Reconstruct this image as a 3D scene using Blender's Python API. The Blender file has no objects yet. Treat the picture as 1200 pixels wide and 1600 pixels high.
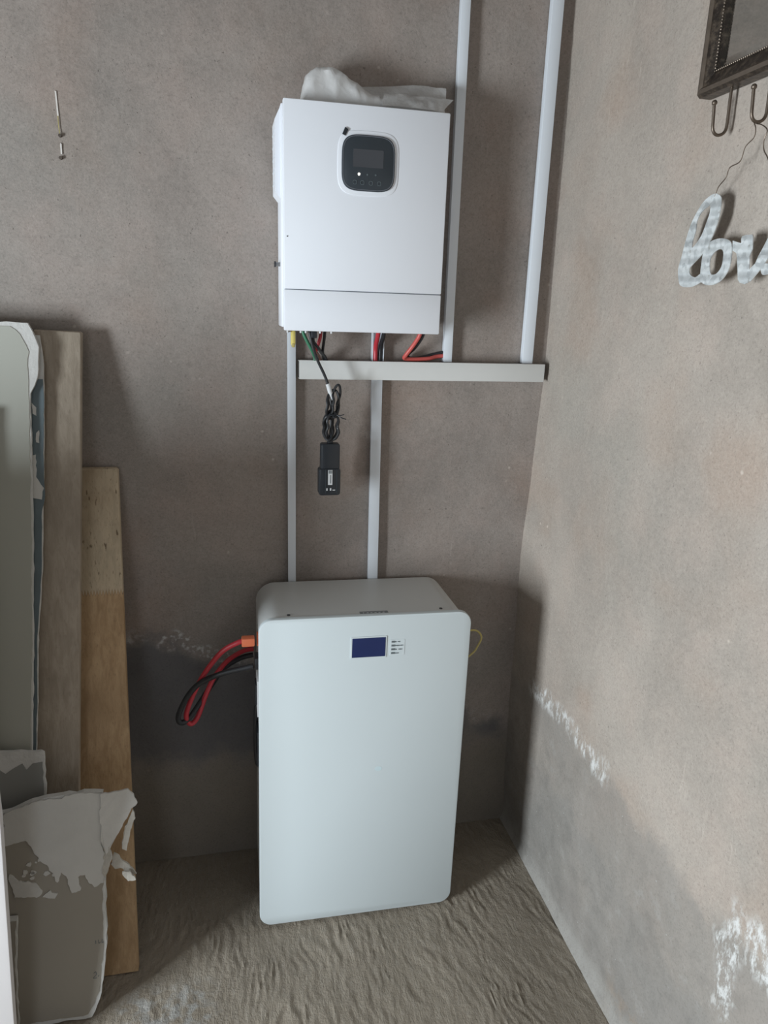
import bpy, bmesh, math, random
from mathutils import Vector, Matrix, noise

random.seed(7)
scene = bpy.context.scene
COL = scene.collection

# ------------------------------------------------------------------ camera
cam_data = bpy.data.cameras.new('camera')
cam = bpy.data.objects.new('camera', cam_data)
COL.objects.link(cam)
cam_data.sensor_fit = 'VERTICAL'
cam_data.sensor_height = 36.0
cam_data.lens = 1113.3 * 36.0 / 1600.0
cam_data.clip_start = 0.02
R_ = Vector((0.97720502, -0.20972972, 0.03292098))
U_ = Vector((0.02706772, 0.27688961, 0.96052042))
F_ = Vector((0.21056516, 0.93773428, -0.27625482))
cam.matrix_world = Matrix(((R_.x, U_.x, -F_.x, -0.853), (R_.y, U_.y, -F_.y, -1.85),
                           (R_.z, U_.z, -F_.z, 1.612), (0, 0, 0, 1)))
scene.camera = cam

# ------------------------------------------------------------------ world, daylight and added fill light
world = bpy.data.worlds.new('daylight')
scene.world = world
world.use_nodes = True
bg = world.node_tree.nodes['Background']
bg.inputs[0].default_value = (0.72, 0.84, 1.0, 1)
bg.inputs[1].default_value = 1.0

def area_light(name, loc, direction, sx, sy, power, color):
    d = bpy.data.lights.new(name, 'AREA')
    d.shape = 'RECTANGLE'; d.size = sx; d.size_y = sy; d.energy = power; d.color = color
    o = bpy.data.objects.new(name, d); COL.objects.link(o)
    o.location = loc
    o.rotation_euler = Vector(direction).to_track_quat('-Z', 'Y').to_euler()
    return o
# daylight through the window of the left wall; fill light added behind the camera
area_light('window_daylight', (-3.02, -1.62, 0.96), (1, 0, 0), 0.62, 1.08, 114, (0.85, 0.94, 1.0))
area_light('added_fill', (-1.9, -5.02, 1.15), (0, 1, 0), 0.9, 2.0, 9.5, (0.90, 0.955, 1.0))

vs = scene.view_settings
vs.view_transform = 'Standard'
vs.look = 'None'
vs.exposure = 0.0
vs.gamma = 1.0
vs.use_curve_mapping = False

# ------------------------------------------------------------------ node helpers
class NT:
    def __init__(self, name):
        self.m = bpy.data.materials.new(name); self.m.use_nodes = True
        self.t = self.m.node_tree; self.t.nodes.clear()
        self.out = self.t.nodes.new('ShaderNodeOutputMaterial')
        self.b = self.t.nodes.new('ShaderNodeBsdfPrincipled')
        self.t.links.new(self.b.outputs[0], self.out.inputs[0])
        self.tc = self.t.nodes.new('ShaderNodeTexCoord')
        self.obj = self.tc.outputs['Object']
    def set(self, s, v):
        if isinstance(v, bpy.types.NodeSocket): self.t.links.new(v, s)
        elif isinstance(v, tuple) and len(v) == 3 and s.type == 'RGBA': s.default_value = (*v, 1)
        else: s.default_value = v
    def mapv(self, scale=(1, 1, 1), vec=None, loc=(0, 0, 0)):
        n = self.t.nodes.new('ShaderNodeMapping'); self.set(n.inputs[0], vec or self.obj)
        n.inputs['Scale'].default_value = scale; n.inputs['Location'].default_value = loc
        return n.outputs[0]
    def noise(self, scale, detail=3, vec=None, rough=0.5, dist=0.0):
        n = self.t.nodes.new('ShaderNodeTexNoise'); self.set(n.inputs['Vector'], vec or self.obj)
        n.inputs['Scale'].default_value = scale; n.inputs['Detail'].default_value = detail
        n.inputs['Roughness'].default_value = rough; n.inputs['Distortion'].default_value = dist
        return n.outputs[0]
    def voronoi(self, scale, vec=None, out=0):
        n = self.t.nodes.new('ShaderNodeTexVoronoi'); self.set(n.inputs['Vector'], vec or self.obj)
        n.inputs['Scale'].default_value = scale
        return n.outputs[out]
    def math(self, op, a, b=0.0, c=0.0, clamp=False):
        n = self.t.nodes.new('ShaderNodeMath'); n.operation = op; n.use_clamp = clamp
        self.set(n.inputs[0], a); self.set(n.inputs[1], b); self.set(n.inputs[2], c)
        return n.outputs[0]
    def sep(self, vec=None):
        n = self.t.nodes.new('ShaderNodeSeparateXYZ'); self.set(n.inputs[0], vec or self.obj)
        return n.outputs
    def smooth(self, v, a, b):
        n = self.t.nodes.new('ShaderNodeMapRange'); n.interpolation_type = 'SMOOTHSTEP'
        self.set(n.inputs[0], v)
        n.inputs[1].default_value = a; n.inputs[2].default_value = b
        n.inputs[3].default_value = 0; n.inputs[4].default_value = 1
        if a > b:
            n.inputs[1].default_value = b; n.inputs[2].default_value = a
            n.inputs[3].default_value = 1; n.inputs[4].default_value = 0
        return n.outputs[0]
    def band(self, v, c, w, soft):
        """1 where |v-c|<w, falling to 0 over soft"""
        d = self.math('ABSOLUTE', self.math('SUBTRACT', v, c))
        return self.smooth(d, w + soft, w)
    def mul(self, *a):
        r = a[0]
        for x in a[1:]: r = self.math('MULTIPLY', r, x)
        return r
    def mix(self, f, a, b, mode='MIX'):
        n = self.t.nodes.new('ShaderNodeMix'); n.data_type = 'RGBA'; n.blend_type = mode
        self.set(n.inputs[0], f); self.set(n.inputs[6], a); self.set(n.inputs[7], b)
        return n.outputs[2]
    def ramp(self, f, stops):
        n = self.t.nodes.new('ShaderNodeValToRGB'); self.set(n.inputs[0], f)
        e = n.color_ramp.elements
        while len(e) < len(stops): e.new(0.5)
        for i, (p, c) in enumerate(stops):
            e[i].position = p; e[i].color = (*c, 1) if len(c) == 3 else c
        return n.outputs[0]
    def bump(self, h, strength=0.3, dist=0.01, normal=None):
        n = self.t.nodes.new('ShaderNodeBump'); n.inputs['Strength'].default_value = strength
        n.inputs['Distance'].default_value = dist; self.set(n.inputs['Height'], h)
        if normal is not None: self.set(n.inputs['Normal'], normal)
        return n.outputs[0]
    def fin(self, color, rough=0.8, normal=None, metal=0.0, spec=0.5, **kw):
        self.set(self.b.inputs['Base Color'], color); self.set(self.b.inputs['Roughness'], rough)
        self.set(self.b.inputs['Metallic'], metal); self.set(self.b.inputs['Specular IOR Level'], spec)
        if normal is not None: self.set(self.b.inputs['Normal'], normal)
        for k, v in kw.items(): self.set(self.b.inputs[k.replace('_', ' ')], v)
        return self.m

def plain(name, col, rough=0.5, metal=0.0, spec=0.5, vary=0.05, scale=30, bump=0.0, **kw):
    n = NT(name)
    f = n.noise(scale, 3)
    c = n.mix(f, tuple(max(0, x * (1 - vary)) for x in col), tuple(min(1, x * (1 + vary)) for x in col))
    nm = n.bump(n.noise(scale * 4, 2), bump, 0.002) if bump else None
    return n.fin(c, rough, nm, metal, spec, **kw)

# ------------------------------------------------------------------ materials
def plaster_common(n, lo, hi):
    big = n.noise(2.4, 5, rough=0.6, dist=0.5)
    mid = n.noise(7, 4, rough=0.6)
    fine = n.noise(70, 3, rough=0.7)
    c = n.mix(n.smooth(big, 0.3, 0.7), lo, hi)
    c = n.mix(n.math('MULTIPLY', n.smooth(mid, 0.42, 0.72), 0.45), c, tuple(x * y for x, y in zip(hi, (1.08, 1.0, 0.98))))
    c = n.mix(n.math('MULTIPLY', n.smooth(n.noise(3.1, 3), 0.5, 0.72), 0.5), c, tuple(x * y for x, y in zip(lo, (1.16, 0.97, 0.86))))
    c = n.mix(n.math('MULTIPLY', n.smooth(n.noise(2.2, 3, n.mapv(loc=(4, 7, 2))), 0.52, 0.72), 0.45), c, tuple(x * y for x, y in zip(lo, (0.94, 1.04, 1.06))))
    c = n.mix(n.math('MULTIPLY', n.smooth(fine, 0.35, 0.75), 0.22), c, tuple(min(1, x * 1.25) for x in hi))
    grain = n.noise(230, 2, rough=0.8)
    c = n.mix(n.math('MULTIPLY', n.smooth(grain, 0.48, 0.70), 0.20), c, tuple(x * 0.62 for x in lo))
    c = n.mix(n.math('MULTIPLY', n.smooth(grain, 0.46, 0.32), 0.15), c, tuple(min(1, x * 1.35) for x in hi))
    pits = n.smooth(n.noise(120, 2), 0.30, 0.22)
    c = n.mix(n.math('MULTIPLY', pits, 0.5), c, tuple(x * 0.55 for x in lo))
    chips = n.math('MULTIPLY', n.smooth(n.voronoi(17), 0.09, 0.03), n.smooth(n.noise(5), 0.5, 0.6))
    c = n.mix(n.math('MULTIPLY', chips, 0.55), c, tuple(min(1, x * 1.6) for x in hi))
    # trowel scratches, thin and nearly upright
    scr = n.noise(9, 2, n.mapv((6, 6, 0.5)), dist=0.4)
    scr = n.math('MULTIPLY', n.band(scr, 0.62, 0.003, 0.006), n.smooth(n.noise(2.3), 0.55, 0.62))
    c = n.mix(n.math('MULTIPLY', scr, 0.35), c, tuple(min(1, x * 1.4) for x in hi))
    h = n.math('ADD', n.math('ADD', n.math('MULTIPLY', fine, 0.4), n.math('MULTIPLY', grain, 0.12)), n.math('MULTIPLY', mid, 0.8))
    h = n.math('SUBTRACT', h, n.math('MULTIPLY', pits, 0.5))
    return c, h

def make_back_plaster():
    n = NT('plaster_back')
    c, h = plaster_common(n, (0.264, 0.231, 0.208), (0.352, 0.305, 0.274))
    s = n.sep(); x, z = s[0], s[2]
    wob = n.math('MULTIPLY', n.math('SUBTRACT', n.noise(5, 4, n.mapv((1, 1, 0.6))), 0.5), 0.22)
    # height of the damp line, sinking towards the corner
    top = n.math('ADD', n.math('MULTIPLY', n.math('ADD', x, 0.95), -0.36), 0.69)
    top = n.math('MINIMUM', top, 0.71)
    top = n.math('ADD', top, wob)
    dt = n.math('SUBTRACT', z, top)
    low = n.math('ADD', n.math('MULTIPLY', n.math('SUBTRACT', n.noise(4, 4), 0.5), 0.25), 0.32)
    cloud = n.noise(11, 5, rough=0.65)
    dtc = n.math('ADD', dt, n.math('MULTIPLY', n.math('SUBTRACT', cloud, 0.5), 0.16))
    lowc = n.math('ADD', n.math('SUBTRACT', z, low), n.math('MULTIPLY', n.math('SUBTRACT', cloud, 0.5), -0.16))
    damp = n.mul(n.smooth(dtc, 0.035, -0.045), n.smooth(lowc, -0.07, 0.08))
    below = n.smooth(lowc, 0.08, -0.07)
    dampcol = n.mix(n.noise(9, 4), (0.095, 0.098, 0.108), (0.155, 0.15, 0.152))
    c = n.mix(n.math('MULTIPLY', damp, 0.85), c, dampcol)
    c = n.mix(n.math('MULTIPLY', below, 0.75), c, n.mix(n.noise(6, 4), (0.17, 0.15, 0.12), (0.23, 0.205, 0.17)))
    salt = n.mul(n.band(dt, 0.004, 0.01, 0.025), n.smooth(n.noise(60, 3), 0.48, 0.66), n.smooth(n.noise(4.2, 2, n.mapv(loc=(3, 1, 2))), 0.42, 0.58))
    c = n.mix(n.math('MULTIPLY', salt, 0.75), c, (0.62, 0.61, 0.60))
    c = n.mix(n.math('MULTIPLY', n.smooth(n.noise(200, 3, rough=0.8), 0.5, 0.7), 0.25), c, (0.06, 0.055, 0.05))
    nm = n.bump(h, 0.45, 0.006)
    return n.fin(c, 0.93, nm, spec=0.2)

def make_right_plaster():
    n = NT('plaster_right')
    c, h = plaster_common(n, (0.324, 0.283, 0.246), (0.424, 0.369, 0.321))
    s = n.sep(); y, z = s[1], s[2]
    wob = n.math('MULTIPLY', n.math('SUBTRACT', n.noise(6, 5, n.mapv((1, 1, 0.5)), rough=0.6), 0.5), 0.13)
    dt = n.math('SUBTRACT', z, n.math('ADD', 0.555, wob))
    cloud = n.noise(10, 5, rough=0.65)
    dtc = n.math('ADD', dt, n.math('MULTIPLY', n.math('SUBTRACT', cloud, 0.5), 0.12))
    wet = n.math('MULTIPLY', n.smooth(dtc, 0.02, -0.035), n.smooth(n.noise(3.3, 3), 0.15, 0.55))
    c = n.mix(n.math('MULTIPLY', wet, 0.62), c, n.mix(n.noise(8, 4), (0.20, 0.187, 0.170), (0.31, 0.29, 0.268)))
    dt2 = n.math('SUBTRACT', z, n.math('ADD', 0.34, n.math('MULTIPLY', wob, 1.3)))
    dt2 = n.math('ADD', dt2, n.math('MULTIPLY', n.math('SUBTRACT', cloud, 0.5), -0.10))
    wet2 = n.math('MULTIPLY', n.smooth(dt2, 0.02, -0.02), n.smooth(n.noise(4.1, 3), 0.25, 0.6))
    c = n.mix(n.math('MULTIPLY', wet2, 0.35), c, n.mix(n.noise(11, 4), (0.19, 0.185, 0.175), (0.29, 0.28, 0.265)))
    rust = n.mul(n.smooth(z, 0.16, 0.03), n.band(y, -0.82, 0.10, 0.08), n.smooth(cloud, 0.45, 0.62))
    c = n.mix(n.math('MULTIPLY', rust, 0.55), c, (0.36, 0.25, 0.165))
    # pale dusty foot of the wall
    foot = n.smooth(n.math('ADD', z, n.math('MULTIPLY', n.math('SUBTRACT', n.noise(9, 4), 0.5), 0.12)), 0.09, 0.01)
    c = n.mix(n.math('MULTIPLY', foot, 0.6), c, (0.42, 0.40, 0.37))
    # salt crust: along the damp line near the corner, and a runny patch further out
    g = n.smooth(n.noise(55, 5, n.mapv((1, 1, 0.45)), rough=0.75), 0.45, 0.62)
    a1 = n.mul(n.band(dt, 0.004, 0.012, 0.03), n.band(y, -0.33, 0.19, 0.05), g)
    p2 = n.math('ADD', y, n.math('MULTIPLY', n.math('SUBTRACT', n.noise(13, 3), 0.5), 0.1))
    a2 = n.mul(n.band(p2, -1.0, 0.012, 0.03), n.band(z, 0.50, 0.085, 0.06), g)
    a3 = n.mul(n.band(p2, -1.075, 0.022, 0.03), n.band(z, 0.585, 0.03, 0.04), g)
    specks = n.mul(n.smooth(n.voronoi(42), 0.10, 0.04), wet, n.smooth(n.noise(9), 0.5, 0.62))
    salt = n.math('MAXIMUM', n.math('MAXIMUM', a1, a2), n.math('MAXIMUM', a3, n.math('MULTIPLY', specks, 0.6)))
    blot = n.noise(16, 5, rough=0.7)
    c = n.mix(n.mul(n.smooth(blot, 0.46, 0.66), n.smooth(z, 0.62, 0.40), 0.28), c, (0.15, 0.14, 0.128))
    c = n.mix(n.mul(n.smooth(blot, 0.46, 0.30), n.smooth(z, 0.62, 0.40), 0.3), c, (0.42, 0.405, 0.385))
    c = n.mix(n.math('MULTIPLY', n.smooth(n.noise(200, 3, rough=0.8), 0.5, 0.7), 0.25), c, (0.07, 0.062, 0.055))
    c = n.mix(n.math('MULTIPLY', salt, 0.85), c, (0.72, 0.715, 0.70))
    h = n.math('ADD', h, n.math('MULTIPLY', salt, 0.5))
    nm = n.bump(h, 0.4, 0.006)
    return n.fin(c, 0.9, nm, spec=0.25)

def make_floor_mat():
    n = NT('rough_concrete')
    a = n.noise(3.2, 4); b = n.noise(34, 5, n.mapv((4, 0.9, 1)), rough=0.7, dist=0.7)
    c = n.mix(n.smooth(a, 0.3, 0.7), (0.255, 0.215, 0.168), (0.34, 0.29, 0.23))
    c = n.mix(n.math('MULTIPLY', n.smooth(b, 0.4, 0.75), 0.45), c, (0.36, 0.325, 0.28))
    c = n.mix(n.math('MULTIPLY', n.smooth(n.noise(160, 2), 0.35, 0.25), 0.5), c, (0.10, 0.088, 0.07))
    s = n.sep()
    dust = n.mul(n.band(n.math('ADD', s[0], n.math('MULTIPLY', n.noise(14, 3), 0.1)), -0.98, 0.07, 0.06),
                 n.band(s[1], -0.56, 0.10, 0.06), n.smooth(n.noise(30, 4), 0.42, 0.62))
    c = n.mix(n.math('MULTIPLY', dust, 0.6), c, (0.42, 0.42, 0.41))
    nm = n.bump(n.math('ADD', n.math('MULTIPLY', b, 0.6), n.math('MULTIPLY', n.noise(120, 4, rough=0.7), 0.6)), 0.8, 0.008)
    return n.fin(c, 0.9, nm, spec=0.25)

M = {}
M['back'] = make_back_plaster()
M['right'] = make_right_plaster()
M['floor'] = make_floor_mat()
M['plaster_plain'] = plain('plaster_plain', (0.20, 0.18, 0.16), 0.9, vary=0.12, scale=4, bump=0.3)
M['ceiling'] = plain('ceiling_board', (0.25, 0.235, 0.22), 0.9, vary=0.06, scale=3)
M['inv_white'] = plain('inverter_white', (0.83, 0.85, 0.90), 0.42, vary=0.012, scale=8)
M['bat_white'] = plain('battery_white', (0.60, 0.655, 0.67), 0.36, vary=0.012, scale=6)
M['bat_body'] = plain('battery_body_white', (0.60, 0.61, 0.60), 0.45, vary=0.02, scale=6)
M['pvc'] = plain('trunking_pvc', (0.74, 0.78, 0.83), 0.38, vary=0.02, scale=10)
M['pvc_lid'] = plain('trunking_lid', (0.75, 0.79, 0.84), 0.35, vary=0.02, scale=10)
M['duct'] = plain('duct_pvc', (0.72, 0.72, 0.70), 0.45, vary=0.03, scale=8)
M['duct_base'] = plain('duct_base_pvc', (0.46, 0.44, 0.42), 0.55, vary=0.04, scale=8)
M['black'] = plain('black_plastic', (0.022, 0.026, 0.032), 0.28, vary=0.1, scale=40)
M['black_rubber'] = plain('black_rubber', (0.02, 0.021, 0.024), 0.42, vary=0.1, scale=60)
M['panel'] = plain('display_panel_plastic', (0.034, 0.043, 0.052), 0.34, vary=0.06, scale=30)
M['panel_rim'] = plain('display_rim', (0.13, 0.14, 0.16), 0.35, vary=0.05, scale=30)
M['screen'] = plain('dark_screen', (0.062, 0.066, 0.075), 0.22, vary=0.05, scale=30)
M['icon'] = plain('icon_grey', (0.10, 0.125, 0.135), 0.4, vary=0.05, scale=30)
M['blue_screen'] = plain('navy_screen', (0.016, 0.027, 0.10), 0.25, vary=0.15, scale=12)
M['dark_print'] = plain('dark_print', (0.10, 0.12, 0.13), 0.6, vary=0.1, scale=50)
M['faint_print'] = plain('faint_print', (0.60, 0.72, 0.75), 0.4, vary=0.03, scale=40)
M['label_white'] = plain('label_white', (0.70, 0.71, 0.72), 0.5, vary=0.03, scale=40)
M['label_grey'] = plain('label_grey', (0.20, 0.215, 0.225), 0.45, vary=0.3, scale=90)
M['steel'] = plain('screw_steel', (0.35, 0.35, 0.36), 0.35, 0.9, vary=0.1, scale=60)
M['dark_metal'] = plain('dark_metal', (0.07, 0.07, 0.075), 0.45, 0.5, vary=0.1, scale=60)
M['red'] = plain('red_cable', (0.50, 0.035, 0.05), 0.38, vary=0.08, scale=40)
M['red_light'] = plain('red_wire', (0.58, 0.10, 0.085), 0.42, vary=0.08, scale=40)
M['orange'] = plain('orange_plug', (0.80, 0.20, 0.09), 0.5, vary=0.05, scale=40)
M['green'] = plain('green_wire', (0.045, 0.20, 0.11), 0.42, vary=0.1, scale=40)
M['brown_wire'] = plain('brown_wire', (0.22, 0.10, 0.075), 0.45, vary=0.1, scale=40)
M['yellow'] = plain('yellow_plastic', (0.72, 0.60, 0.17), 0.45, vary=0.06, scale=40)
M['yellow_wire'] = plain('yellow_wire', (0.48, 0.40, 0.14), 0.45, vary=0.06, scale=40)
M['gypsum'] = plain('gypsum_core', (0.60, 0.59, 0.565), 0.95, vary=0.14, scale=35, bump=0.6)
M['paper_A'] = plain('grey_paper_face', (0.43, 0.43, 0.38), 0.85, vary=0.04, scale=4)
M['paper_B'] = plain('slate_paper_face', (0.13, 0.165, 0.18), 0.8, vary=0.2, scale=25)
M['paper_C'] = plain('brown_grey_paper', (0.325, 0.295, 0.25), 0.85, vary=0.06, scale=7)
M['paper_D'] = plain('dull_grey_paper', (0.25, 0.25, 0.235), 0.85, vary=0.08, scale=9)
M['plaster_coat'] = plain('dried_plaster_coat', (0.58, 0.565, 0.535), 0.92, vary=0.10, scale=14, bump=0.5)
M['torn'] = plain('torn_paper', (0.48, 0.45, 0.40), 0.9, vary=0.25, scale=45, bump=0.5)
M['white_board'] = plain('white_board', (0.70, 0.67, 0.67), 0.7, vary=0.03, scale=9)
M['nail'] = plain('rusty_nail', (0.10, 0.08, 0.065), 0.7, 0.4, vary=0.3, scale=90)
M['chalk'] = plain('pale_strip', (0.68, 0.64, 0.60), 0.8, vary=0.08, scale=60)
M['window_paint'] = plain('window_paint', (0.5, 0.5, 0.5), 0.5)

n = NT('plastic_bag')
M['bag'] = n.fin(n.mix(n.noise(14, 3), (0.82, 0.81, 0.80), (0.92, 0.91, 0.90)), 0.38, n.bump(n.noise(45, 3, dist=1.0), 0.35, 0.004),
                 Transmission_Weight=0.25, Alpha=0.9)
n = NT('lit_indicator')
M['led'] = n.fin((1.0, 0.95, 0.85), 0.4, Emission_Color=(1.0, 0.95, 0.85), Emission_Strength=4.0)
n = NT('mirror_glass')
M['mirror'] = n.fin((0.80, 0.82, 0.80), 0.03, metal=1.0)
n = NT('bronze_frame')
cst = n.noise(75, 4, rough=0.7)
M['bronze'] = n.fin(n.mix(n.smooth(cst, 0.40, 0.70), (0.036, 0.028, 0.023), (0.13, 0.10, 0.075)), 0.36, n.bump(cst, 0.4, 0.003), 0.55)
n = NT('bronze_hook')
M['hook'] = n.fin(n.mix(n.noise(60, 3), (0.11, 0.085, 0.065), (0.22, 0.175, 0.14)), 0.4, metal=0.8)
n = NT('galvanised_sheet')
sp = n.t.nodes.new('ShaderNodeTexVoronoi'); n.set(sp.inputs['Vector'], n.obj); sp.inputs['Scale'].default_value = 130
wv = n.math('SINE', n.math('MULTIPLY', n.sep()[2], 2 * math.pi / 0.030))
spc = n.sep(sp.outputs['Color'])[0]
gc = n.mix(spc, (0.58, 0.61, 0.615), (0.78, 0.805, 0.81))
gc = n.mix(n.math('MULTIPLY', n.smooth(n.noise(70, 3), 0.64, 0.74), 0.6), gc, (0.30, 0.28, 0.25))
M['galv'] = n.fin(gc, n.math('ADD', 0.36, n.math('MULTIPLY', spc, 0.16)), n.bump(n.math('ADD', wv, n.math('MULTIPLY', spc, 0.06)), 0.7, 0.004), 0.4)

def wood(name, a, b, dark, split=None, a2=None, b2=None):
    n = NT(name)
    g = n.noise(9, 4, n.mapv((7, 7, 0.55)), rough=0.6, dist=0.6)
    f = n.noise(40, 3, n.mapv((6, 6, 0.4)), rough=0.7)
    c = n.mix(n.smooth(g, 0.3, 0.7), a, b)
    if split:
        s = n.sep()
        zig = n.math('PINGPONG', s[0], 0.0035)
        zz = n.math('SUBTRACT', s[2], n.math('ADD', split, n.math('MULTIPLY', zig, 4.0)))
        up = n.smooth(zz, -0.001, 0.001)
        c = n.mix(up, c, n.mix(n.smooth(g, 0.3, 0.7), a2, b2))
        c = n.mix(n.math('MULTIPLY', n.band(zz, 0, 0.0012, 0.001), 0.5), c, dark)
        crack = n.mul(up, n.smooth(n.noise(22, 3, n.mapv((5, 5, 0.35), loc=(0.3, 0, 0))), 0.63, 0.70))
        c = n.mix(n.math('MULTIPLY', crack, 0.8), c, tuple(q * 0.5 for q in dark))
    c = n.mix(n.math('MULTIPLY', n.smooth(f, 0.52, 0.8), 0.5), c, dark)
    c = n.mix(n.math('MULTIPLY', n.smooth(n.noise(3.5, 3), 0.5, 0.75), 0.5), c, tuple(0.5 * (p + q) for p, q in zip(a, dark)))
    return n.fin(c, 0.75, n.bump(f, 0.25, 0.003), spec=0.3)
M['wood_brown'] = wood('brown_plank_wood', (0.41, 0.27, 0.15), (0.53, 0.365, 0.215), (0.20, 0.13, 0.075), 0.905, (0.47, 0.385, 0.275), (0.58, 0.475, 0.34))
M['wood_grey'] = wood('weathered_plank_wood', (0.315, 0.262, 0.205), (0.41, 0.345, 0.275), (0.17, 0.14, 0.11))

# ------------------------------------------------------------------ mesh helpers
def link(name, bm, mat, parent=None, smooth=False):
    me = bpy.data.meshes.new(name)
    bmesh.ops.recalc_face_normals(bm, faces=bm.faces[:])
    bm.to_mesh(me); bm.free()
    if smooth:
        for p in me.polygons: p.use_smooth = True
        try: me.set_sharp_from_angle(angle=math.radians(40))
        except Exception: pass
    me.materials.append(mat)
    o = bpy.data.objects.new(name, me)
    COL.objects.link(o)
    if parent is not None: o.parent = parent
    return o

def tag(o, label=None, cat=None, group=None, kind=None):
    if label: o['label'] = label
    if cat: o['category'] = cat
    if group: o['group'] = group
    if kind: o['kind'] = kind
    return o

def thing(name, loc, label, cat, group=None):
    o = bpy.data.objects.new(name, None); COL.objects.link(o)
    o.empty_display_size = 0.05
    o.location = loc
    return tag(o, label, cat, group)

def off(parent):
    """world-frame offset of an unrotated parent (chain)"""
    v = Vector((0, 0, 0))
    while parent is not None:
        v += parent.location; parent = parent.parent
    return v

def add_box(bm, x0, x1, y0, y1, z0, z1, bevel=0.0, seg=2):
    r = bmesh.ops.create_cube(bm, size=1.0)
    vs_ = r['verts']
    for v in vs_:
        v.co = Vector((x0 + (v.co.x + .5) * (x1 - x0), y0 + (v.co.y + .5) * (y1 - y0), z0 + (v.co.z + .5) * (z1 - z0)))
    if bevel > 0:
        es = list({e for v in vs_ for e in v.link_edges})
        bmesh.ops.bevel(bm, geom=es, offset=bevel, segments=seg, affect='EDGES', profile=0.5)

def box(name, x0, x1, y0, y1, z0, z1, mat, parent=None, bevel=0.0, seg=2, smooth=None):
    bm = bmesh.new()
    add_box(bm, x0, x1, y0, y1, z0, z1, bevel, seg)
    bmesh.ops.translate(bm, verts=bm.verts[:], vec=-off(parent))
    return link(name, bm, mat, parent, bevel > 0 if smooth is None else smooth)

def prism(name, outline, fn, mat, parent=None, holes=(), depth=None, bevel=0.0, smooth=False, shift=True):
    """outline in 2D; fn(a, b, t) -> world point for t=0 (front) and t=1 (back)"""
    bm = bmesh.new()
    loops = [outline] + list(holes)
    edges = []; rings = []
    for L in loops:
        v = [bm.verts.new(fn(a, b, 0)) for a, b in L]
        rings.append(v)
        for i in range(len(v)):
            edges.append(bm.edges.new((v[i], v[(i + 1) % len(v)])))
    if holes:
        r = bmesh.ops.triangle_fill(bm, edges=edges, use_beauty=True)
    else:
        bm.faces.new(rings[0])
    front = bm.faces[:]
    vmap = {}
    for L, v in zip(loops, rings):
        for (a, b), vv in zip(L, v): vmap[vv] = bm.verts.new(fn(a, b, 1))
    for fc in front:
        bm.faces.new([vmap[v] for v in reversed(fc.verts)])
    for v in rings:
        for i in range(len(v)):
            a, b = v[i], v[(i + 1) % len(v)]
            bm.faces.new((a, b, vmap[b], vmap[a]))
    bmesh.ops.recalc_face_normals(bm, faces=bm.faces[:])
    if bevel > 0:
        es = [e for e in bm.edges if len(e.link_faces) == 2 and abs(e.calc_face_angle(0)) > 1.2 and
              any(e in fc.edges for fc in front)]
        bmesh.ops.bevel(bm, geom=es, offset=bevel, segments=2, affect='EDGES', profile=0.5)
    if shift: bmesh.ops.translate(bm, verts=bm.verts[:], vec=-off(parent))
    return link(name, bm, mat, parent, smooth or bevel > 0)

def rrect(x0, x1, z0, z1, r, seg=8, power=None):
    pts = []
    for cx, cz, a0 in ((x1 - r, z1 - r, 0), (x0 + r, z1 - r, 90), (x0 + r, z0 + r, 180), (x1 - r, z0 + r, 270)):
        for i in range(seg + 1):
            a = math.radians(a0 + 90 * i / seg)
            pts.append((cx + r * math.cos(a), cz + r * math.sin(a)))
    return pts

def squircle(cx, cz, hx, hz, p=4.0, n=48):
    pts = []
    for i in range(n):
        a = 2 * math.pi * i / n
        c, s = math.cos(a), math.sin(a)
        pts.append((cx + hx * math.copysign(abs(c) ** (2 / p), c), cz + hz * math.copysign(abs(s) ** (2 / p), s)))
    return pts

def spline(pts, per=8, closed=False):
    P = [Vector(p) for p in pts]
    out = []
    n = len(P)
    rng = n if closed else n - 1
    for i in range(rng):
        if closed: p0, p1, p2, p3 = P[(i - 1) % n], P[i], P[(i + 1) % n], P[(i + 2) % n]
        else: p0, p1, p2, p3 = P[max(i - 1, 0)], P[i], P[i + 1], P[min(i + 2, n - 1)]
        for k in range(per):
            t = k / per
            out.append(0.5 * ((2 * p1) + (-p0 + p2) * t + (2 * p0 - 5 * p1 + 4 * p2 - p3) * t * t + (-p0 + 3 * p1 - 3 * p2 + p3) * t ** 3))
    if not closed: out.append(P[-1])
    return out

def add_tube(bm, pts, r, n=10, closed=False):
    P = [Vector(p) for p in pts]
    m = len(P)
    rings = []
    t = (P[1] - P[0]).normalized()
    nrm = t.orthogonal().normalized()
    for i in range(m):
        if closed: t2 = (P[(i + 1) % m] - P[(i - 1) % m]).normalized()
        else: t2 = (P[min(i + 1, m - 1)] - P[max(i - 1, 0)]).normalized()
        q = t.rotation_difference(t2); nrm = (q @ nrm).normalized(); t = t2
        bn = t.cross(nrm)
        rr = r[i] if isinstance(r, (list, tuple)) else r
        rings.append([bm.verts.new(P[i] + rr * (math.cos(2 * math.pi * k / n) * nrm + math.sin(2 * math.pi * k / n) * bn)) for k in range(n)])
    for i in range(m if closed else m - 1):
        a, b = rings[i], rings[(i + 1) % m]
        for k in range(n):
            bm.faces.new((a[k], a[(k + 1) % n], b[(k + 1) % n], b[k]))
    if not closed:
        bm.faces.new(list(reversed(rings[0]))); bm.faces.new(rings[-1])

def tube(name, pts, r, mat, parent=None, n=10, per=8, raw=False):
    bm = bmesh.new()
    add_tube(bm, pts if raw else spline(pts, per), r, n)
    bmesh.ops.translate(bm, verts=bm.verts[:], vec=-off(parent))
    return link(name, bm, mat, parent, True)

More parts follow.
